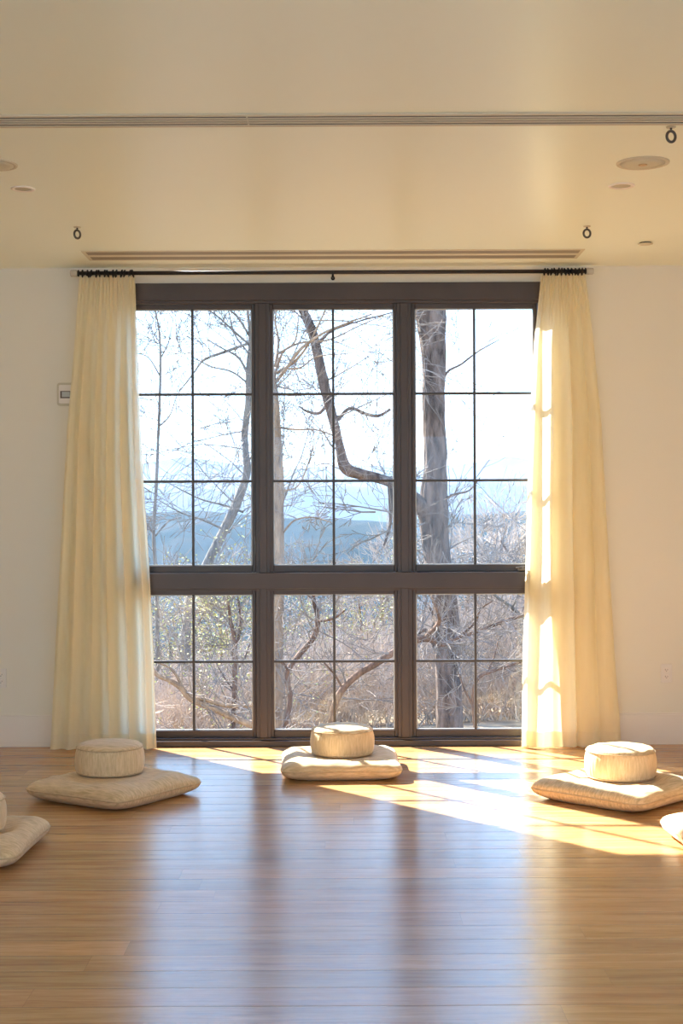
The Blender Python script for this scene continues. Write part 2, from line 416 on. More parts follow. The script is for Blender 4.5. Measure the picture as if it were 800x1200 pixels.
def ceiling_disc(px, py, dia, kind, label, group):
    p = ceil_pt(px, py); r = empty({'speaker':'ceiling_speaker','light':'recessed_light','cap':'sprinkler_cover'}[kind], p)
    R_ = dia/2
    if kind == 'speaker':
        MB().lathe([(R_, .006), (R_, -.003), (R_*.985, -.006), (R_*.85, -.0065), (R_*.84, -.004), (R_*.84, 0)], 48).build('trim_ring', M['bar'], r, True)
        MB().lathe([(R_*.83, -.001), (R_*.83, -.0065), (R_*.5, -.009), (.012, -.010)], 48).build('grille', M['grille'], r, True)
        MB().lathe([(.02, -.009), (.02, -.0125), (.015, -.013)], 24).build('badge', M['piping'], r, True)
        tag(r, label, 'speaker', group)
    elif kind == 'light':
        MB().lathe([(R_, .006), (R_, -.004), (R_*.95, -.006), (R_*.72, -.005), (R_*.70, 0)], 48).build('trim_ring', M['base'], r, True)
        MB().lathe([(R_*.69, -.0005), (R_*.69, -.0025), (R_*.3, -.003)], 40).build('lens', M['lens'], r, True)
        tag(r, label, 'light', group)
    else:
        MB().lathe([(R_*.8, .006), (R_*.8, -.006)], 40).build('collar', M['metal_dark'], r, True)
        MB().lathe([(R_*.97, -.006), (R_, -.007), (R_, -.0085), (R_*.9, -.010), (.01, -.0105)], 40).build('cover_plate', M['bar'], r, True)
        tag(r, label, 'sprinkler')
ceiling_disc(753, 190.5, .235, 'speaker', 'round flush ceiling speaker on the right, between two rings', None)
ceiling_disc(-8, 192.5, .215, 'speaker', 'round flush ceiling speaker cut off by the left edge of the photo', None)
ceiling_disc(728, 217.5, .125, 'light', 'small round recessed light beside the right ceiling speaker', None)
ceiling_disc(27, 221, .115, 'light', 'small round recessed light alone on the left of the ceiling', None)
ceiling_disc(756, 284.5, .086, 'cap', 'tiny flat brownish sprinkler cover on the ceiling, nearest the right wall', None)

def ceiling_ring(px, py, rz, label):
    p = ceil_pt(px, py); r = empty('hanging_ring', p, rz)
    MB().lathe([(.020, 0), (.020, -.003), (.017, -.005)], 24).build('mounting_plate', M['bar'], r, True)
    MB().tube([(0,0,-.004), (0,0,-.012), (0,0,-.020)], [.006, .004, .005], 10).build('eye_stem', M['metal_dark'], r, True)
    pts = [(.019*math.cos(a), 0, -.040+.022*math.sin(a)) for a in [2*PI*i/28 for i in range(28)]]
    MB().tube(pts, .0058, 10, closed=True).build('ring', M['metal_dark'], r, True)
    tag(r, label, 'ring', 'small metal rings hung from the ceiling')
ceiling_ring(687.5, 265, .15, 'small dark ring under the ceiling above the right curtain')
ceiling_ring(90.5, 266, .75, 'small dark ring under the ceiling above the left curtain')
ceiling_ring(786, 148.5, .25, 'largest looking dark ceiling ring, right by the long vent')

# ------------------------------------------------------------------ curtain rod
YR = -0.105
sR = F / (D0 + YR)
def XR(px, py): return W(px, py, YR)
rz = XR(0, 319)[1]
rx0, rx1 = XR(93, 0)[0], XR(687, 0)[0]
rod = empty('curtain_rod', ((rx0+rx1)/2, YR, rz))
cxr = (rx0+rx1)/2; hw = (rx1-rx0)/2
MB().tube([(-hw,0,0), (hw,0,0)], .0125, 20).build('rod', M['rod'], rod, True)
for s in (-1, 1):
    # clear finial
    m_clear = M.get('acrylic')
    if not m_clear:
        mm, nt, out = new_mat('frosted_acrylic')
        bs = N(nt, 'ShaderNodeBsdfPrincipled', Roughness=0.25); bs.inputs['Base Color'].default_value = (.86,.80,.70,1)
        bs.inputs['Transmission Weight'].default_value = 0.5
        L(nt, bs.outputs[0], out.inputs[0]); M['acrylic'] = m_clear = mm
    MB().tube([(s*hw,0,0), (s*(hw+.008),0,0), (s*(hw+.012),0,0), (s*(hw+.045),0,0), (s*(hw+.05),0,0)], [.012,.012,.021,.021,.016], 20).build('finial', m_clear, rod, True)
    o_ = MB().tube([(s*(hw-.004),0,0), (s*(hw+.004),0,0)], .021, 20).build('end_cap', M['black'], rod, True)
for bx in (-hw+.055, (391-400)/sR - cxr, hw-.055):
    b = MB(); b.tube([(bx,0,-.016), (bx,.03,-.020), (bx,-YR-.004,-.020)], .007, 10); b.tube([(bx,-YR-.008,-.02), (bx,-YR,-.02)], .013, 20)
    pts = [(bx, .0165*math.cos(a), .0165*math.sin(a)) for a in [PI*(.95+1.1*i/12) for i in range(13)]]
    b.tube(pts, .0045, 8); b.build('bracket', M['black'], rod, True)
tag(rod, 'long black rod running across the wall above the window', 'curtain rod')

# ------------------------------------------------------------------ curtains
def interp(tab, y):
    if y <= tab[0][0]: return tab[0][1]
    for (y0, a), (y1, b_) in zip(tab, tab[1:]):
        if y <= y1:
            t = (y-y0)/(y1-y0); return a + (b_-a)*t
    return tab[-1][1]
def curtain(outer, inner, seed, label, ybot, nf, amps, rings_px):
    """outer / inner: tables (photo y, photo x) of the two hanging edges"""
    rnd = random.Random(seed)
    NU, NV = 300, 90
    # irregular fold phases
    ws = [rnd.uniform(.6, 1.5) for _ in range(nf)]; tot = sum(ws); cum = [0]
    for w_ in ws: cum.append(cum[-1] + w_/tot)
    aa = [rnd.uniform(.55, 1.25) for _ in range(nf)]
    def phase(u):
        for i in range(nf):
            if u <= cum[i+1]: return i + (u-cum[i])/(cum[i+1]-cum[i]), aa[i]
        return nf, aa[-1]
    verts = []; off = Vector((seed*3.1, 0, 0))
    ytop = 322.5
    xt = (interp(outer, 330)+interp(inner, 330))/2
    root = empty('curtain', ((xt-400)/sR, YR, 0))
    ox, oy = root.location.x, root.location.y
    for j in range(NV+1):
        v = j/NV; py = ytop + (ybot-ytop)*v
        xo, xi = interp(outer, py), interp(inner, py)
        z = HC - (py-HY)/sR
        top = max(0, 1 - v/.13)
        for i in range(NU+1):
            u = i/NU
            # folds wander slowly going down
            uu = u + .07*noise.noise(Vector((u*2.2, v*1.6, seed))) * min(1, v*3) * math.sin(PI*u)
            ph, am = phase(min(1, max(0, uu)))
            s = math.sin(2*PI*ph); c = math.cos(2*PI*ph)
            env = min(1, .25+v*1.5)
            d = amps*am*env*(s + .10*math.sin(4*PI*ph+1.3))
            # gathered heading
            hp = 2*PI*u*26
            d = d*(1-top*.75) + top*.013*math.sin(hp*.62 + 5*noise.noise(Vector((u*6, seed, v*1.5))))*(.6+.6*noise.noise(Vector((u*9, 4, seed))))
            # small wrinkles
            q = Vector((u*7, v*9, seed*2.0))
            d += .012*noise.noise(Vector((u*5, v*2.2, seed*2.0))) + .003*noise.noise(q)
            x = (xo + (xi-xo)*u - 400)/sR
            x += .38*amps*am*env*c*math.sin(PI*u)*(1-top)
            # hem lies a touch wavy
            zz = z
            if j == NV: zz += .006*math.sin(2*PI*ph)
            verts.append((x-ox, -d - .03*v*v + .03*u*math.sin(PI*v)*(1-top), max(zz, .006)))
    b = MB(); b.v = verts
    hem = NV-3
    w = NU+1
    b.f = [(j*w+i, j*w+i+1, (j+1)*w+i+1, (j+1)*w+i) for j in range(NV) for i in range(NU)]
    cl = b.build('drape', M['curtain'], root, True)
    # hem: doubled cloth along the bottom, a hair in front and behind
    h = MB(); rowsn = 3
    for j in range(hem, NV+1):
        for i in range(NU+1):
            x, y, z = verts[j*w+i]; h.v.append((x, y-.0025, z))
    h.f = [(j*w+i, j*w+i+1, (j+1)*w+i+1, (j+1)*w+i) for j in range(NV-hem) for i in range(NU)]
    h.build('hem', M['hem'], root, True)
    for px in rings_px:
        x = (px-400)/sR - ox; R_ = .020 + rnd.uniform(-.001, .002)
        tl = rnd.uniform(-.25, .25)
        pts = [(x + tl*R_*math.sin(a), R_*math.cos(a), rz-.003+R_*math.sin(a)) for a in [2*PI*i/20 for i in range(20)]]
        MB().tube(pts, .0048, 8, closed=True).build('curtain_ring', M['black'], root, True)
    tag(root, label, 'curtain', 'floor length curtains')
    return root
curtain([(322, 94), (400, 88), (500, 79), (650, 71), (760, 65), (877, 59)],
        [(322, 159.5), (400, 161.5), (460, 163), (550, 167), (660, 174), (770, 179.5), (877, 183)],
        3, 'cream linen curtain at the left side of the window, less brightly lit', 877, 6, .030,
        [98 + i*4.9 + (1.5 if i % 2 else 0) for i in range(13)])
curtain([(322, 687), (400, 696), (500, 705), (650, 712), (760, 718), (873, 725.5)],
        [(322, 635), (400, 627), (470, 623), (560, 619), (660, 616), (770, 611.5), (873, 609)],
        11, 'glowing cream linen curtain at the right side of the window, sunlit along its inner edge', 876, 4, .036,
        [639 + i*4.0 for i in range(12)])

# ------------------------------------------------------------------ wall fittings
x0, z1 = W(68, 447.5); x1, z0 = W(93, 474.5)
th = empty('wall_thermostat', ((x0+x1)/2, 0, (z0+z1)/2)); hw_, hh = (x1-x0)/2, (z1-z0)/2
def rbox(w, h, d0, d1, r, n=5):
    b = MB(); pts = []
    for (cx_, cz_, a0) in ((w-r, h-r, 0), (-w+r, h-r, PI/2), (-w+r, -h+r, PI), (w-r, -h+r, 1.5*PI)):
        for i in range(n+1):
            a = a0 + PI/2*i/n; pts.append((cx_+r*math.cos(a), cz_+r*math.sin(a)))
    k_ = len(pts); b.v = [(x, d0, z) for x, z in pts] + [(x, d1, z) for x, z in pts]
    b.f = [tuple(range(k_)), tuple(range(k_, 2*k_))[::-1]] + [(i, k_+i, k_+(i+1) % k_, (i+1) % k_) for i in range(k_)]
    return b
rbox(hw_, hh, -.022, 0, .018).build('backplate', M['bar'], th, bevel=.003)
rbox(hw_*.80, hh*.80, -.030, -.022, .008).build('cover', M['base'], th, bevel=.002)
o = MB().box(-hw_*.66, hw_*.3, -.0315, -.030, -.026, .020).build('display_surround', M['holes'], th)
MB().box(-hw_*.50, hw_*.24, -.0322, -.0315, -.018, .014).build('display', M['screen'], th)
tag(th, 'white wall control with rounded corners, half hidden behind the left curtain', 'thermostat')

def outlet(px, py, label):
    x, z = W(px, py); r = empty('wall_outlet', (x, 0, z))
    rbox(.036, .060, -.006, 0, .006).build('cover_plate', M['white'], r, bevel=.002)
    for s in (-1, 1):
        f = rbox(.017, .0145, -.009, -.006, .008).build('socket', M['base'], r); f.location = (0, 0, s*.0215)
        b = MB(); b.box(-.0085, -.0055, -.0096, -.009, -.002, .007); b.box(.0055, .0085, -.0096, -.009, -.002, .006); b.box(-.0025, .0025, -.0096, -.009, -.0095, -.005)
        b.build('slots', M['holes'], f)
    tag(r, label, 'outlet', 'wall outlets above the baseboard')
outlet(779.5, 790.5, 'white double wall outlet on the wall right of the right curtain')
outlet(0.5, 793, 'white double wall outlet cut off by the left edge of the photo')

# ------------------------------------------------------------------ meditation cushions
def pillow(a, b_, T_, seed, flat=0.0, tuft=False):
    n = 56; top = []; bot = []
    def base(u, v):
        x = a*u*(1-.045*(1-v*v)); y = b_*v*(1-.045*(1-u*u))
        # rounded corner
        rr = max(0, abs(u)*abs(v)-.66)/.34
        x *= 1-.075*rr*rr; y *= 1-.075*rr*rr
        return x, y
    verts = []; faces = []
    def prof(u, v):
        e = (1-abs(u)**3.6)*(1-abs(v)**3.6)
        return max(0, e)**.40
    sz = .056
    for side in (1, -1):
        for j in range(n+1):
            for i in range(n+1):
                # denser sampling near the edges
                u = math.sin((2*i/n-1)*PI/2); v = math.sin((2*j/n-1)*PI/2)
                x, y = base(u, v); p = prof(u, v)
                q = Vector((x*5, y*5, seed*1.7))
                if side > 0:
                    wr = .010*noise.noise(q) + .006*noise.noise(q*2.4) + .0035*noise.noise(q*5)
                    z = sz + (T_-sz)*p + wr*min(1, p*1.5)
                    r2 = (x*x+y*y)**.5
                    if flat: 
                        t = max(0, min(1, (.27-r2)/.07)); z = z*(1-t) + (flat)*t
                    if tuft:
                        for tx in (-.5, 0, .5):
                            for ty in (-.5, 0, .5):
                                dd = ((x-tx*a*1.2)**2+(y-ty*b_*1.2)**2); z -= .016*math.exp(-dd/.0012)
                else:
                    z = sz - (sz-.001)*min(1, p*1.35)
                    z += max(0, .006*noise.noise(q))*(1-p)
                    z = max(.0005, z)
                verts.append((x, y, z))
    w = n+1; o2 = w*w
    for j in range(n):
        for i in range(n):
            faces.append((j*w+i, j*w+i+1, (j+1)*w+i+1, (j+1)*w+i))
            faces.append((o2+j*w+i, o2+(j+1)*w+i, o2+(j+1)*w+i+1, o2+j*w+i+1))
    edge = []
    for i in range(n+1): edge.append(verts[i])
    for j in range(1, n+1): edge.append(verts[j*w+n])
    for i in range(n-1, -1, -1): edge.append(verts[n*w+i])
    for j in range(n-1, 0, -1): edge.append(verts[j*w])
    # drop near-duplicate points
    ed = [edge[0]]
    for p in edge[1:]:
        if (Vector(p)-Vector(ed[-1])).length > .006: ed.append(p)
    m = MB(); m.v = verts; m.f = faces
    pp = MB().tube(ed, .0042, 6, closed=True)
    return m, pp
def zabuton(X, Z, deg, label, seed, a=.342, b_=.342, flat=.094, tuft=False):
    r = empty('floor_cushion', (X, Z-D0, 0), math.radians(deg))
    m, pp = pillow(a, b_, .124, seed, flat, tuft)
    o = m.build('pad', M['cushion'], r, True)
    pp.build('piping', M['piping'], r, True)
    tag(r, label, 'floor cushion', 'flat square floor cushions'); return r
def zafu(X, Z, z, deg, label, seed):
    r = empty('round_cushion', (X, Z-D0, z), math.radians(deg))
    R_, H = .186, .160
    prof = [(.002, .001), (.10, .0005), (.162, .002), (.174, .010)]
    for i in range(13):
        t = i/12; prof.append((.175 + .009*math.sin(PI*t)**.7, .014 + (H-.028-.014)*t))
    prof += [(.174, H-.024)]
    top = [(.174, H-.020), (.168, H-.010), (.156, H-.003), (.13, H+.002), (.09, H+.006), (.05, H+.008), (.002, H+.009)]
    rnd = random.Random(seed); phs = [rnd.uniform(0, 6.28) for _ in range(4)]
    def mod(a, t):
        g = min(1, max(0, t*(1-t)*6))
        return 1 + .006*math.sin(2*a+phs[0]) + .006*math.sin(3*a+phs[1]) + g*(.0045*math.sin(44*a+phs[2]) + .003*math.sin(19*a+phs[3]))
    MB().lathe(prof, 176, mod=mod).build('side_panel', M['drum'], r, True)
    b = MB(); b.lathe([(.173, H-.026)]+top, 176, mod=lambda a, t: 1 + .006*math.sin(2*a+phs[0]) + .006*math.sin(3*a+phs[1]) + .004*math.sin(31*a)*(1-t)*t*3)
    b.v = [(x, y, zz + (.005*noise.noise(Vector((x*14, y*14, seed))) if zz > H-.012 else 0)) for x, y, zz in b.v]
    b.build('top_panel', M['cushion'], r, True)
    for zz, rr in ((H-.021, .1765), (.011, .176)):
        pts = [(rr*mod(a, 0)*math.cos(a), rr*mod(a, 0)*math.sin(a), zz) for a in [2*PI*i/96 for i in range(96)]]
        MB().tube(pts, .0026, 6, closed=True).build('piping', M['piping'], r, True)
    tag(r, label, 'round cushion', 'drum shaped meditation cushions'); return r
sets = [
 (-1.185, 7.40, -33, -1.235, 7.56, 'beige square floor cushion in front of the left curtain', 'beige round cushion on the square cushion in front of the left curtain'),
 (-0.012, 8.09, 1.5, 0.0, 8.13, 'beige square floor cushion lying by the window middle, half in sunlight', 'pale round cushion with sunlit top before the middle window panes'),
 (1.415, 7.30, 46, 1.44, 7.37, 'beige square floor cushion right of centre with one corner pointing into the sunny patch', 'round cushion with bright sunlit top in front of the right curtain'),
 (-1.665, 6.165, -2, -1.645, 6.17, 'beige square floor cushion cut off by the left photo edge', 'round cushion of which only the right side shows at the left photo edge'),
]
for i, (x, z, dg, zx, zz, l1, l2) in enumerate(sets):
    zabuton(x, z, dg, l1, i+1, tuft=(i == 3))
    zafu(zx, zz, .095, 20*i, l2, i+5)
zabuton(1.79, 6.20, 3, 'white sunlit corner of a square floor cushion cut off by the right photo edge', 9, flat=0.0, tuft=True)

# ------------------------------------------------------------------ outdoors
def ground_h(x, y):
    """near slope outside, y = metres beyond the window wall"""
    d = y
    h = -1.0 - .068*max(0, d-1)
    if d > 15: h = -1.95 - .125*(d-15)
    if d > 50: h -= .003*(d-50)**1.6
    side = x/(d+9)              # slope right of the axis is higher
    h += max(-.6, min(.6, side*4)) * (.03*d)
    h += .25*noise.noise(Vector((x*.15, y*.15, 2))) + .08*noise.noise(Vector((x*.6, y*.6, 5)))
    return h
def grid_land(name, mat, x0, x1, y0, y1, nx, ny, fn, kind='structure'):
    b = MB()
    for j in range(ny+1):
        t = (j/ny)**1.6; y = y0+(y1-y0)*t
        for i in range(nx+1):
            x = x0+(x1-x0)*i/nx; b.v.append((x, y, fn(x, y)))
    w = nx+1
    b.f = [(j*w+i, j*w+i+1, (j+1)*w+i+1, (j+1)*w+i) for j in range(ny) for i in range(nx)]
    return tag(b.build(name, mat, smooth=True), kind=kind)
M['litter'] = land('leaf_litter', [(0.34, (0.10, 0.074, 0.050)), (0.5, (0.21, 0.158, 0.108)), (0.64, (0.33, 0.25, 0.165))], 1.3)
M['forest'] = land('forest_canopy', [(0.34, (0.008, 0.016, 0.012)), (0.52, (0.022, 0.028, 0.022)), (0.68, (0.05, 0.045, 0.035))], .09, stretch=(1, 1, .5))
M['ridge'] = land('ridge_forest', [(0.35, (0.012, 0.02, 0.018)), (0.6, (0.035, 0.035, 0.03))], .02)
M['field'] = land('winter_field', [(0.35, (0.5, 0.47, 0.36)), (0.6, (0.65, 0.62, 0.5))], .02)
grid_land('hillside_ground', M['litter'], -45, 45, .3, 110, 90, 110, ground_h)
# forested ridges: ridge line tables (photo x -> photo y) at their own distance
def ridge(name, mat, dist, table, depth, rough, zlow, bump_s, kind='structure'):
    b = MB(); nx, ny = 260, 26
    X0, X1 = -dist*.75, dist*.75
    for j in range(ny+1):
        t = j/ny
        for i in range(nx+1):
            x = X0+(X1-X0)*i/nx
            px = CX + x*F/dist
            pyr = interp(table, px)
            ztop = HC - (pyr-HY)*dist/F
            prof = math.sin(min(1, t*1.12)*PI/2)**1.2
            y = dist - D0 - depth*(1-t)
            z = zlow + (ztop-zlow)*prof
            q = Vector((x*bump_s, y*bump_s, dist))
            z += rough*(noise.noise(q) + .5*noise.noise(q*2.3) + .3*noise.noise(q*6))*(.3+.7*t)
            b.v.append((x, y, z))
    # back side down again
    for i in range(nx+1):
        x, y, z = b.v[ny*(nx+1)+i]; b.v.append((x, y+depth*.5, zlow))
    w = nx+1
    b.f = [(j*w+i, j*w+i+1, (j+1)*w+i+1, (j+1)*w+i) for j in range(ny+1) for i in range(nx)]
    return tag(b.build(name, mat, smooth=True), kind=kind)
ridge('mountains_far', M['ridge'], 1500, [(-900, 570), (0, 560), (160, 546), (215, 536), (260, 541), (320, 552), (350, 549), (400, 545), (430, 547), (500, 548), (560, 543), (590, 538), (625, 544), (700, 552), (900, 560), (1700, 545)], 330, 3.0, -150, .006)
ridge('mountains_middle', M['ridge'], 1050, [(-900, 590), (0, 588), (160, 577), (225, 571), (290, 580), (340, 574), (400, 570), (460, 576), (530, 570), (560, 566), (630, 574), (900, 580), (1700, 570)], 250, 2.0, -130, .008)
ridge('hill_wooded', M['forest'], 420, [(-900, 610), (0, 606), (170, 603), (240, 600), (330, 607), (400, 610), (470, 612), (540, 606), (620, 602), (900, 596), (1700, 580)], 190, 1.6, -62, .03)
tag(MB().box(-900, 900, 90, 1700, -152, -60).build('valley_ground', M['forest']), kind='structure')
# haze lying in the valley
mm, nt, out = new_mat('valley_haze')
vs = N(nt, 'ShaderNodeVolumeScatter', Density=0.0010, Anisotropy=0.0); vs.inputs['Color'].default_value = (0.225, 0.305, 0.44, 1)
L(nt, vs.outputs[0], out.inputs['Volume'])
hz = MB().box(-1100, 1100, 130, 1480, -149, 45).build('valley_haze', mm)
tag(hz, 'pale blue haze lying over the valley and the wooded ridges', 'haze', kind='stuff')

# ---- trees
def jitter_path(pts, rnd, amt):
    out_ = [pts[0]]
    for p in pts[1:]: out_.append(p + Vector((rnd.uniform(-1,1), rnd.uniform(-1,1), rnd.uniform(-1,1)))*amt)
    return out_
def smooth_path(pts, sub=5):
    """Catmull-Rom"""
    o = []; n_ = len(pts)
    for i in range(n_-1):
        p0 = pts[max(i-1, 0)]; p1 = pts[i]; p2 = pts[i+1]; p3 = pts[min(i+2, n_-1)]
        for s in range(sub):
            t = s/sub
            o.append(0.5*((2*p1)+(p2-p0)*t+(2*p0-5*p1+4*p2-p3)*t*t+(3*p1-p0-3*p2+p3)*t**3))
    o.append(pts[-1]); return o
def grow(mb, start, direction, length, rad, rnd, depth, droop=.0, up=.15, nseg=5, spread=.7, kids=3, minr=.002):
    pts = [start.copy()]; d = direction.normalized(); p = start.copy()
    for i in range(nseg):
        d = (d + Vector((rnd.gauss(0,.17), rnd.gauss(0,.17), rnd.gauss(0,.13)+up*.35-droop))).normalized()
        p = p + d*length/nseg; pts.append(p.copy())
    rr = [max(minr, rad*(1-.75*i/nseg)) for i in range(nseg+1)]
    mb.tube(pts, rr, 5 if rad > .02 else 3, caps=False)
    if depth > 0:
        for k_ in range(kids + (1 if rnd.random() < .5 else 0)):
            i = rnd.randint(1, nseg-1) if k_ else nseg-1
            base = pts[i]; dd = (pts[i+1]-pts[i]).normalized()
            side = Vector((rnd.gauss(0,1), rnd.gauss(0,.8), rnd.gauss(0,1))).normalized()
            nd = (dd + side*spread).normalized()
            grow(mb, base, nd, length*rnd.uniform(.42, .72), rr[i]*.62, rnd, depth-1, droop, up, max(3, nseg-1), spread, kids, minr)
def px_path(pp, d):
    return [P(q[0], q[1], d if len(q) < 4 else q[3]) for q in pp]
def tree(name, label, cat, d, trunk, limbs, mat, twigmat, rnd_seed, twigs=(), extra_twigs=0, group=None, grounded=True, twig_len=1.0, side=12, leaves=0, leafmat='leaf', crown_top=0.0, trunk_name='trunk'):
    """trunk/limbs: lists of (px, py, width_px)"""
    rnd = random.Random(rnd_seed)
    s = d/F
    base = P(trunk[0][0], trunk[0][1], d)
    pts = px_path(trunk, d); rad = [q[2]*s/2 for q in trunk]
    gz = ground_h(base.x, base.y) - .15
    if grounded and pts[0].z > gz:
        pts = [Vector((pts[0].x, pts[0].y, gz))] + pts; rad = [rad[0]*1.15] + rad
    root = empty(name, (pts[0].x, pts[0].y, pts[0].z+.15 if grounded else pts[0].z)); org = root.location.copy()
    if crown_top:   # trunk goes on above the frame
        dv = (pts[-1]-pts[-2]).normalized()
        pts.append(pts[-1] + (dv*.6+Vector((0,0,.7)))*crown_top*.5); rad.append(rad[-1]*.75)
        pts.append(pts[-1] + Vector((.15,.1,1))*crown_top*.5); rad.append(rad[-1]*.5)
    sp = smooth_path(pts, 8); n_ = len(sp); rs = []
    for i in range(n_):
        t = i/8; k_ = min(int(t), len(rad)-2); f = t-k_; r = rad[k_]*(1-f)+rad[k_+1]*f
        rs.append(r)
    b = MB(); b.tube([p-org for p in sp], rs, side)
    # bark relief
    b.v = [tuple(Vector(v) + (lambda q: Vector((noise.noise(q), noise.noise(q+Vector((9,3,1))), 0))*(.10*rs[min(n_-1, i//side)]))(Vector(v)*4)) for i, v in enumerate(b.v)]
    b.build(trunk_name, mat, root, True)
    tw = MB(); anchors = [(sp[i], (sp[min(i+1, n_-1)]-sp[i-1]).normalized(), rs[i]) for i in range(2, n_)]
    for lb in limbs:
        lp = px_path(lb, d); dz = rnd.uniform(-.5, .5)
        lp = [p + Vector((0, dz*min(1, k_*.35), 0)) for k_, p in enumerate(lp)]
        lr = [max(.003, q[2]*s/2) for q in lb]
        lsp = smooth_path(lp, 5); lrs = []
        for i in range(len(lsp)):
            t = i/5; k_ = min(int(t), len(lr)-2); f = t-k_; lrs.append(lr[k_]*(1-f)+lr[k_+1]*f)
        MB().tube([p-org for p in lsp], lrs, 8).build('branch', mat, root, True)
        for i in range(2, len(lsp)-1):
            if lrs[i] < .04: anchors.append((lsp[i], (lsp[i+1]-lsp[i-1]).normalized(), lrs[i]))
            anchors.append((lsp[i], (lsp[i+1]-lsp[i-1]).normalized(), lrs[i]))
    tips = []
    for k_ in range(extra_twigs):
        p, dr, r = rnd.choice(anchors)
        sd = Vector((rnd.gauss(0,1), rnd.gauss(0,.5), rnd.gauss(.3,.8))).normalized()
        grow(tw, p-org, (dr*.35+sd).normalized(), twig_len*rnd.uniform(.5, 1.3), min(.014, max(.005, r*.35)), rnd, 2, up=.1, minr=.0042*d/20)
    for (a0, a1, a2, ln) in twigs:
        p = P(a0, a1, d); a = math.radians(a2)
        grow(tw, p-org, Vector((math.cos(a), rnd.uniform(-.2,.2), math.sin(a))), ln, .014, rnd, 3, up=.12, minr=.0042*d/20)
    if tw.v: tw.build('twigs', M[twigmat], root)
    if leaves:
        lf = MB(); nv = len(tw.v)
        for k_ in range(leaves):
            q = Vector(tw.v[rnd.randrange(nv)]) if nv else sp[-1]-org
            q = q + Vector((rnd.gauss(0,.05), rnd.gauss(0,.05), rnd.gauss(0,.04)))
            a = Vector((rnd.gauss(0,1), rnd.gauss(0,1), rnd.gauss(0,.5))).normalized()*.020; c_ = a.cross(Vector((rnd.gauss(0,1), rnd.gauss(0,1), 1))).normalized()*.014
            b0 = len(lf.v); lf.v += [tuple(q-a), tuple(q+c_), tuple(q+a), tuple(q-c_)]; lf.f.append((b0,b0+1,b0+2,b0+3))
        lf.build('leaves', M[leafmat], root)
    tag(root, label, cat, group); return root

G = 'bare trees outside the window'
# big right trunk with its long crooked limb
tree('large_tree', 'thick bare tree trunk behind the right hand window panes, with a crooked limb reaching left', 'tree', 19,
     [(528, 880, 34), (525, 800, 30), (523, 720, 30), (513, 660, 31), (508, 600, 34), (510, 540, 27), (508, 480, 26), (508, 420, 28), (504, 362, 36), (500, 330, 38)],
     [[(506, 625, 20), (492, 592, 17), (470, 573, 12), (445, 562, 12), (420, 556, 14), (404, 548, 15), (397, 520, 10), (390, 492, 12), (379, 450, 13), (374, 425, 12), (366, 392, 12), (353, 362, 10), (340, 330, 9), (322, 290, 6)],
      [(396, 492, 5), (410, 478, 4), (428, 484, 4), (444, 486, 4), (458, 478, 2.5)],
      [(457, 568, 7), (458, 590, 6), (457, 615, 4), (450, 640, 2)],
      [(515, 455, 4), (524, 436, 3), (540, 427, 2.5), (560, 412, 2), (585, 398, 1)],
      [(515, 590, 4), (530, 580, 3), (548, 575, 2), (560, 560, 1.2)],
      [(518, 790, 6), (508, 752, 6), (500, 740, 5), (492, 744, 4)],
      [(498, 745, 3), (510, 730, 4), (504, 712, 2)],
      [(384, 472, 4), (374, 484, 4), (360, 482, 3), (350, 476, 1.5)],
      [(371, 405, 5), (388, 388, 3), (415, 378, 2), (460, 366, 1.5)]],
     M['bark_big'], 'twig', 21, extra_twigs=60, twig_len=1.0, side=20, crown_top=3,
     twigs=[(505, 640, 60, .7), (500, 620, 120, .7), (515, 650, 30, .8), (512, 610, 80, .6), (457, 600, 170, 1.0), (440, 600, 190, .9), (458, 620, 200, .9), (520, 660, 20, .7), (495, 650, 150, .6)])
tree('leaning_tree', 'slim grey tree leaning right behind the upper left panes', 'tree', 24,
     [(218, 880, 12), (218, 800, 12), (218, 740, 11), (224, 697, 10), (243, 660, 11), (262, 622, 11), (278, 588, 11), (289, 555, 9), (288, 530, 8), (287, 505, 8), (291, 470, 8), (291, 430, 6), (293, 395, 4), (289, 350, 3)],
     [[(291, 440, 3), (280, 420, 3), (262, 410, 2), (244, 400, 1.4)],
      [(293, 405, 3), (270, 385, 2.5), (252, 370, 2), (225, 355, 1.5)],
      [(292, 425, 3), (305, 400, 2.5), (318, 380, 2), (325, 350, 1.2)],
      [(292, 402, 3.5), (262, 414, 3.5), (240, 424, 3), (229, 440, 2), (212, 462, 1.2)],
      [(293, 395, 3), (278, 372, 2.4), (262, 362, 2), (235, 350, 1.4)],
      [(291, 450, 2.5), (272, 436, 2), (248, 430, 1.5), (225, 418, 1)],
      [(292, 415, 2.5), (275, 392, 2), (268, 370, 1.6), (262, 345, 1)],
      [(292, 410, 2.5), (300, 385, 2), (298, 360, 1.4)],
      [(285, 600, 3), (262, 592, 2.5), (232, 584, 2), (196, 566, 1.2)],
      [(270, 624, 3), (240, 610, 2.4), (212, 600, 1.6), (185, 584, 1)]],
     M['bark_grey'], 'twig', 4, extra_twigs=75, twig_len=1.6, crown_top=2.0, group=None)
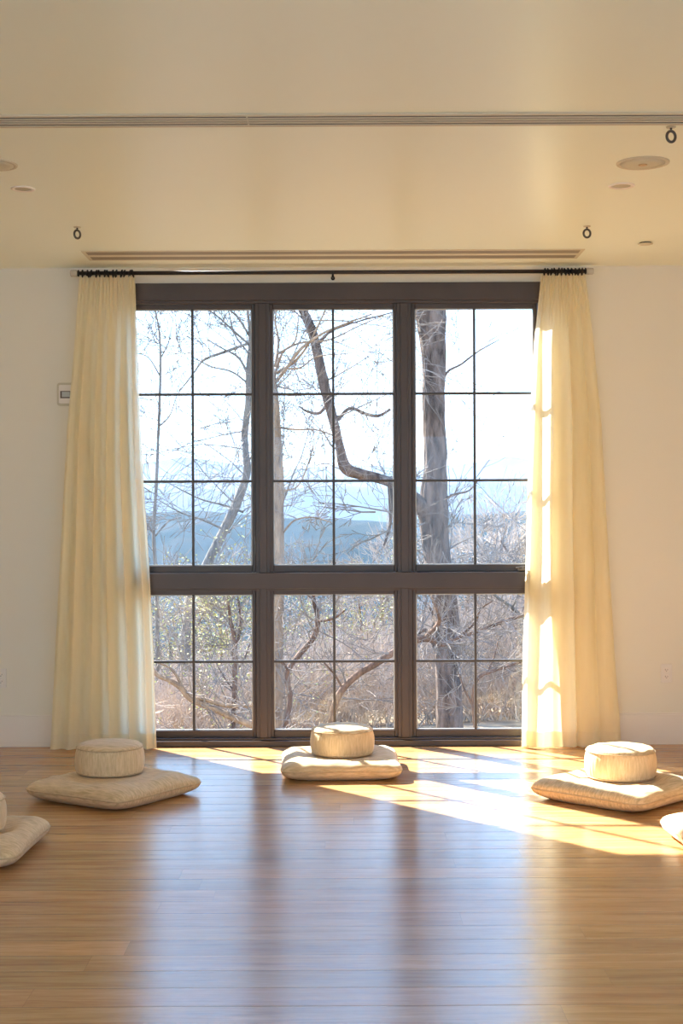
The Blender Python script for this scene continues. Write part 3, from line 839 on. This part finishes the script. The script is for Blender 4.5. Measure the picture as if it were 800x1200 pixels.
tree('straight_tree', 'straight pale brown trunk behind the left edge of the upper middle panes', 'tree', 17,
     [(326, 880, 13), (325, 800, 13), (326, 700, 14), (326, 620, 14), (326, 560, 13), (324, 500, 10), (321, 455, 8), (318, 430, 6), (312, 395, 5), (306, 350, 4)],
     [[(321, 450, 5), (338, 430, 4), (352, 412, 4), (375, 396, 3), (402, 384, 2.5), (435, 372, 1.5)],
      [(322, 440, 3.5), (330, 412, 3), (345, 395, 2), (348, 362, 1.4)],
      [(324, 500, 2.5), (345, 504, 2.4), (370, 505, 2), (390, 512, 1.5)],
      [(331, 575, 2.5), (348, 570, 2), (360, 545, 1.8), (367, 520, 1.2)],
      [(331, 625, 2.5), (345, 610, 2.2), (366, 606, 1.6), (388, 612, 1)],
      [(325, 437, 4), (345, 425, 3.4), (362, 405, 2.6), (380, 370, 1.8), (392, 345, 1.2)],
      [(325, 415, 3), (350, 400, 2.6), (385, 394, 2), (420, 376, 1.6), (452, 362, 1.2)],
      [(330, 432, 2.5), (352, 432, 2), (372, 420, 1.6), (405, 418, 1)],
      [(322, 430, 3), (326, 400, 2.5), (322, 372, 2), (328, 340, 1.2)]],
     M['bark_tan'], 'twig', 8, extra_twigs=65, twig_len=1.2, crown_top=1.5)
tree('young_tree', 'thin young bare tree behind the leftmost upper panes', 'tree', 26,
     [(184, 700, 5), (182, 663, 4.5), (180, 620, 4), (183, 570, 4), (185, 520, 3.5), (187, 470, 3.2), (188, 420, 2.6), (186, 385, 2), (180, 355, 1.4)],
     [[(182, 628, 2.5), (195, 612, 1.8), (210, 606, 1.2)], [(186, 500, 2), (200, 488, 1.5), (208, 470, 1)], [(180, 625, 2.2), (170, 612, 2), (160, 600, 1)],
      [(187, 440, 2), (175, 420, 1.4), (160, 415, 1)], [(188, 420, 2), (196, 400, 1.4), (198, 380, 1)]],
     M['bark_grey'], 'twig', 15, extra_twigs=26, twig_len=1.1)
# lower trees
tree('arching_tree', 'brown arching branch crossing the lower middle and right panes', 'tree', 15,
     [(386, 880, 8), (390, 835, 8), (400, 810, 8), (418, 791, 8), (440, 778, 8), (462, 764, 8), (480, 753, 8), (500, 748, 9), (520, 755, 6), (540, 746, 5), (565, 738, 4), (590, 728, 4), (618, 720, 3)],
     [[(497, 748, 6), (508, 735, 6), (512, 725, 5), (509, 714, 3), (504, 700, 2)],
      [(540, 745, 3), (555, 728, 3), (560, 712, 2), (572, 702, 1.5)],
      [(402, 808, 3), (392, 790, 2.5), (380, 776, 2)]],
     M['bark_red'], 'twig', 31, extra_twigs=40, twig_len=.6, trunk_name='stem')
tree('crooked_tree', 'small reddish crooked tree behind the lower middle panes', 'tree', 16,
     [(333, 880, 7), (334, 850, 7), (340, 820, 6.5), (337, 800, 6), (338, 785, 6), (350, 768, 6.5), (364, 752, 6.5), (371, 738, 6.5), (372, 722, 6), (368, 706, 5), (366, 692, 4), (358, 668, 2)],
     [[(371, 728, 4), (380, 726, 3.5), (392, 722, 3), (404, 712, 2)],
      [(340, 790, 3), (332, 776, 3), (322, 770, 2)],
      [(367, 702, 3), (358, 695, 2.5), (348, 694, 2)]],
     M['bark_red'], 'twig', 32, extra_twigs=34, twig_len=.6)
tree('forked_tree', 'forked sapling with yellow green leaves behind the lower left panes', 'tree', 19,
     [(272, 880, 6), (273, 850, 6), (275, 800, 6), (275, 765, 6), (275, 750, 6), (271, 732, 4.5), (268, 712, 3.5), (266, 690, 2)],
     [[(275, 758, 5), (280, 742, 4.5), (282, 722, 4), (278, 702, 3)], [(274, 790, 3), (285, 775, 2.5), (292, 755, 2)],
      [(274, 810, 2.5), (262, 795, 2), (252, 780, 1.5)]],
     M['bark_red'], 'twig', 33, extra_twigs=50, twig_len=.9, leaves=1500)
tree('fallen_branch', 'pale brown fallen branch lying across the lower left panes', 'branch', 14,
     [(172, 770, 4), (183, 790, 5), (198, 797, 6), (212, 806, 7), (222, 818, 7), (238, 826, 7), (255, 833, 7), (275, 842, 8), (292, 848, 9), (320, 858, 9)],
     [[(222, 818, 4), (240, 820, 5), (258, 826, 5), (276, 828, 5), (296, 827, 4)],
      [(214, 806, 4), (205, 790, 3.5), (196, 782, 3), (184, 778, 2)]],
     M['bark_tan'], 'twig', 34, extra_twigs=22, twig_len=.5, grounded=False, trunk_name='stem')
tree('side_tree', 'dark slanting branch behind the far right lower panes', 'tree', 15,
     [(560, 880, 4), (556, 850, 4), (554, 815, 4), (560, 795, 4), (575, 787, 4), (590, 782, 4), (606, 777, 3), (640, 765, 3)],
     [[(556, 830, 3), (545, 810, 2.4), (538, 790, 2)], [(570, 789, 3), (580, 770, 2), (586, 750, 1.5)]],
     M['bark_red'], 'twig', 35, extra_twigs=26, twig_len=.5, trunk_name='stem')
tree('slanting_tree', 'thin dark limb slanting down to the right in the lower right panes', 'tree', 20,
     [(680, 880, 9), (668, 800, 8), (650, 765, 6), (620, 732, 4), (600, 712, 4), (580, 698, 3), (560, 680, 2)],
     [[(600, 712, 2.5), (605, 700, 2), (606, 684, 1)]], M['bark_grey'], 'twig', 36, extra_twigs=30, twig_len=.8)
TOPS = [(60, 745), (180, 742), (240, 726), (300, 712), (400, 694), (460, 676), (520, 668), (550, 650), (575, 622), (600, 610), (700, 600)]
def top_z(x, d, rnd_=0.0):
    px = CX + x*F/d
    return HC - (interp(TOPS, px)+rnd_-HY)*d/F
# background trees, each its own object, further off on the slope
spots = [(196, 30, 3.0), (244, 34, 3.4), (262, 27, 2.6), (312, 40, 3.2), (350, 33, 3.0), (412, 36, 3.0), (436, 28, 2.4), (455, 44, 3.6), (490, 31, 3.6), (545, 38, 4.4), (572, 33, 4.6), (598, 29, 4.3), (345, 46, 3.2), (230, 44, 3.6), (620, 42, 5.6), (150, 36, 3.4), (388, 48, 3.2), (560, 48, 6.0), (585, 52, 6.8)]
lab = ['bare tree low on the slope seen beside the left curtain', 'bare tree behind the lower left panes, left of the forked sapling', 'leafy young tree close behind the forked sapling', 'bare tree hidden mostly by the left mullion', 'greenish tree beyond the crooked reddish tree', 'bare tree rising over the arching branch', 'leafy little tree above the arching branch, right of the middle bar', 'far bare tree at the right edge of the lower middle panes', 'bare tree directly left of the thick trunk, lower panes', 'bare tree directly right of the thick trunk, lower panes', 'bare tree right of the rightmost lower upright bar', 'bare tree touching the inner edge of the right curtain', 'far bare tree behind the crooked reddish tree', 'far bare tree left of the lower left upright bar', 'far bare tree beside the right curtain', 'bare tree glimpsed at the left curtain edge', 'far bare tree behind the middle upright bar', 'far bare tree rising into the upper right panes, left one', 'far tall bare tree rising into the upper right panes, nearest the right curtain']
for i, (px, d, h) in enumerate(spots):
    rnd = random.Random(100+i)
    x = (px-400)*d/F; y = d-D0; g = ground_h(x, y)
    h = max(1.0, top_z(x, d, rnd.uniform(-42, -10)) - g)*.92
    root = empty('background_tree', (x, y, g)); b = MB()
    pts = [Vector((0,0,-.1)), Vector((rnd.gauss(0,.08), 0, h*.3)), Vector((rnd.gauss(0,.15), 0, h*.6)), Vector((rnd.gauss(0,.2), 0, h*.9))]
    sp = smooth_path(pts, 4); r0 = .045+.012*h
    b.tube(sp, [r0*(1-.75*k_/(len(sp)-1)) for k_ in range(len(sp))], 7).build('trunk', M['bark_red' if i % 2 else 'bark_grey'], root, True)
    tw = MB()
    for k_ in range(22):
        p = sp[rnd.randint(3, len(sp)-1)]; a = rnd.uniform(0, 2*PI)
        grow(tw, p, Vector((math.cos(a), math.sin(a), rnd.uniform(.2, 1.1))), h*rnd.uniform(.2, .42), .014, rnd, 2, up=.2, minr=.005*d/30)
    tw.build('twigs', M['brush'], root)
    if i in (2, 4, 6, 0, 13, 1):
        lf = MB(); nv = len(tw.v)
        for k_ in range(1500):
            q = Vector(tw.v[rnd.randrange(nv)]) + Vector((rnd.gauss(0,.06), rnd.gauss(0,.06), rnd.gauss(0,.05)))
            a = Vector((rnd.gauss(0,1), rnd.gauss(0,1), rnd.gauss(0,.5))).normalized()*.026; c_ = a.cross(Vector((rnd.gauss(0,1), rnd.gauss(0,1), 1))).normalized()*.014
            b0 = len(lf.v); lf.v += [tuple(q-a), tuple(q+c_), tuple(q+a), tuple(q-c_)]; lf.f.append((b0,b0+1,b0+2,b0+3))
        lf.build('leaves', M['leaf'], root)
    tag(root, lab[i], 'tree', 'small trees growing on the slope')
# undergrowth nobody could count
rnd = random.Random(77); tw = MB()
for k_ in range(2500):
    d = 20.5 + 46*rnd.random()**1.4
    x = (rnd.uniform(60, 720)-400)*d/F; y = d-D0
    g = ground_h(x, y)
    avail = max(.3, top_z(x, d, rnd.gauss(6, 9)) - g)
    hh_ = min(avail*.55, rnd.uniform(.5, 2.6))
    for q in range(3):
        grow(tw, Vector((x+rnd.gauss(0,.15), y, g-.05)), Vector((rnd.gauss(0,.5), rnd.gauss(0,.4), 1)), hh_, .010, rnd, 2 if q == 0 else 1, up=.1, nseg=4, kids=3, minr=.0042*d/25)
tag(tw.build('undergrowth', M['brush']), 'tangle of thin bare brush covering the slope outside', 'undergrowth', kind='stuff')

# ------------------------------------------------------------------ light
w = bpy.data.worlds.new('sky'); C.world = w; w.use_nodes = True; nt = w.node_tree; nt.nodes.clear()
out = nt.nodes.new('ShaderNodeOutputWorld'); bg = nt.nodes.new('ShaderNodeBackground')
tc = N(nt, 'ShaderNodeTexCoord'); sp = N(nt, 'ShaderNodeSeparateXYZ'); L(nt, tc.outputs['Generated'], sp.inputs[0])
r = ramp(nt, sp.outputs[2], [(0.0, (0.50, 0.74, 1.0)), (0.12, (0.42, 0.68, 1.0)), (0.5, (0.30, 0.54, 1.0)), (1.0, (0.22, 0.42, 0.95))])
L(nt, r.outputs[0], bg.inputs[0]); bg.inputs[1].default_value = 2.5
L(nt, bg.outputs[0], out.inputs[0])
sl = bpy.data.lights.new('sun', 'SUN'); sl.energy = 19.5; sl.angle = math.radians(.6); sl.color = (1, .985, .90)
so = bpy.data.objects.new('sun', sl); COL.objects.link(so)
dirv = Vector((.84, -1.0, -.93))
so.rotation_euler = dirv.to_track_quat('-Z', 'Y').to_euler(); so.location = (-10, 15, 14)

cam = bpy.data.cameras.new('camera'); co = bpy.data.objects.new('camera', cam); COL.objects.link(co)
co.location = (0, -D0, HC); co.rotation_euler = (PI/2, ROLL, 0)
cam.sensor_fit = 'VERTICAL'; cam.sensor_height = 36; cam.lens = F/1200*36
cam.shift_y = (HY-600)/1200; cam.clip_end = 6000; cam.clip_start = .05
C.camera = co
C.view_settings.view_transform = 'Standard'; C.view_settings.look = 'None'; C.view_settings.gamma = 1
C.view_settings.use_curve_mapping = False; C.view_settings.exposure = 0.93
cy = C.cycles
cy.use_denoising = True; cy.denoiser = 'OPENIMAGEDENOISE'
cy.max_bounces = 12; cy.diffuse_bounces = 6; cy.glossy_bounces = 4; cy.transmission_bounces = 6; cy.transparent_max_bounces = 16; cy.volume_bounces = 1
cy.caustics_reflective = False; cy.caustics_refractive = False; cy.sample_clamp_indirect = 8
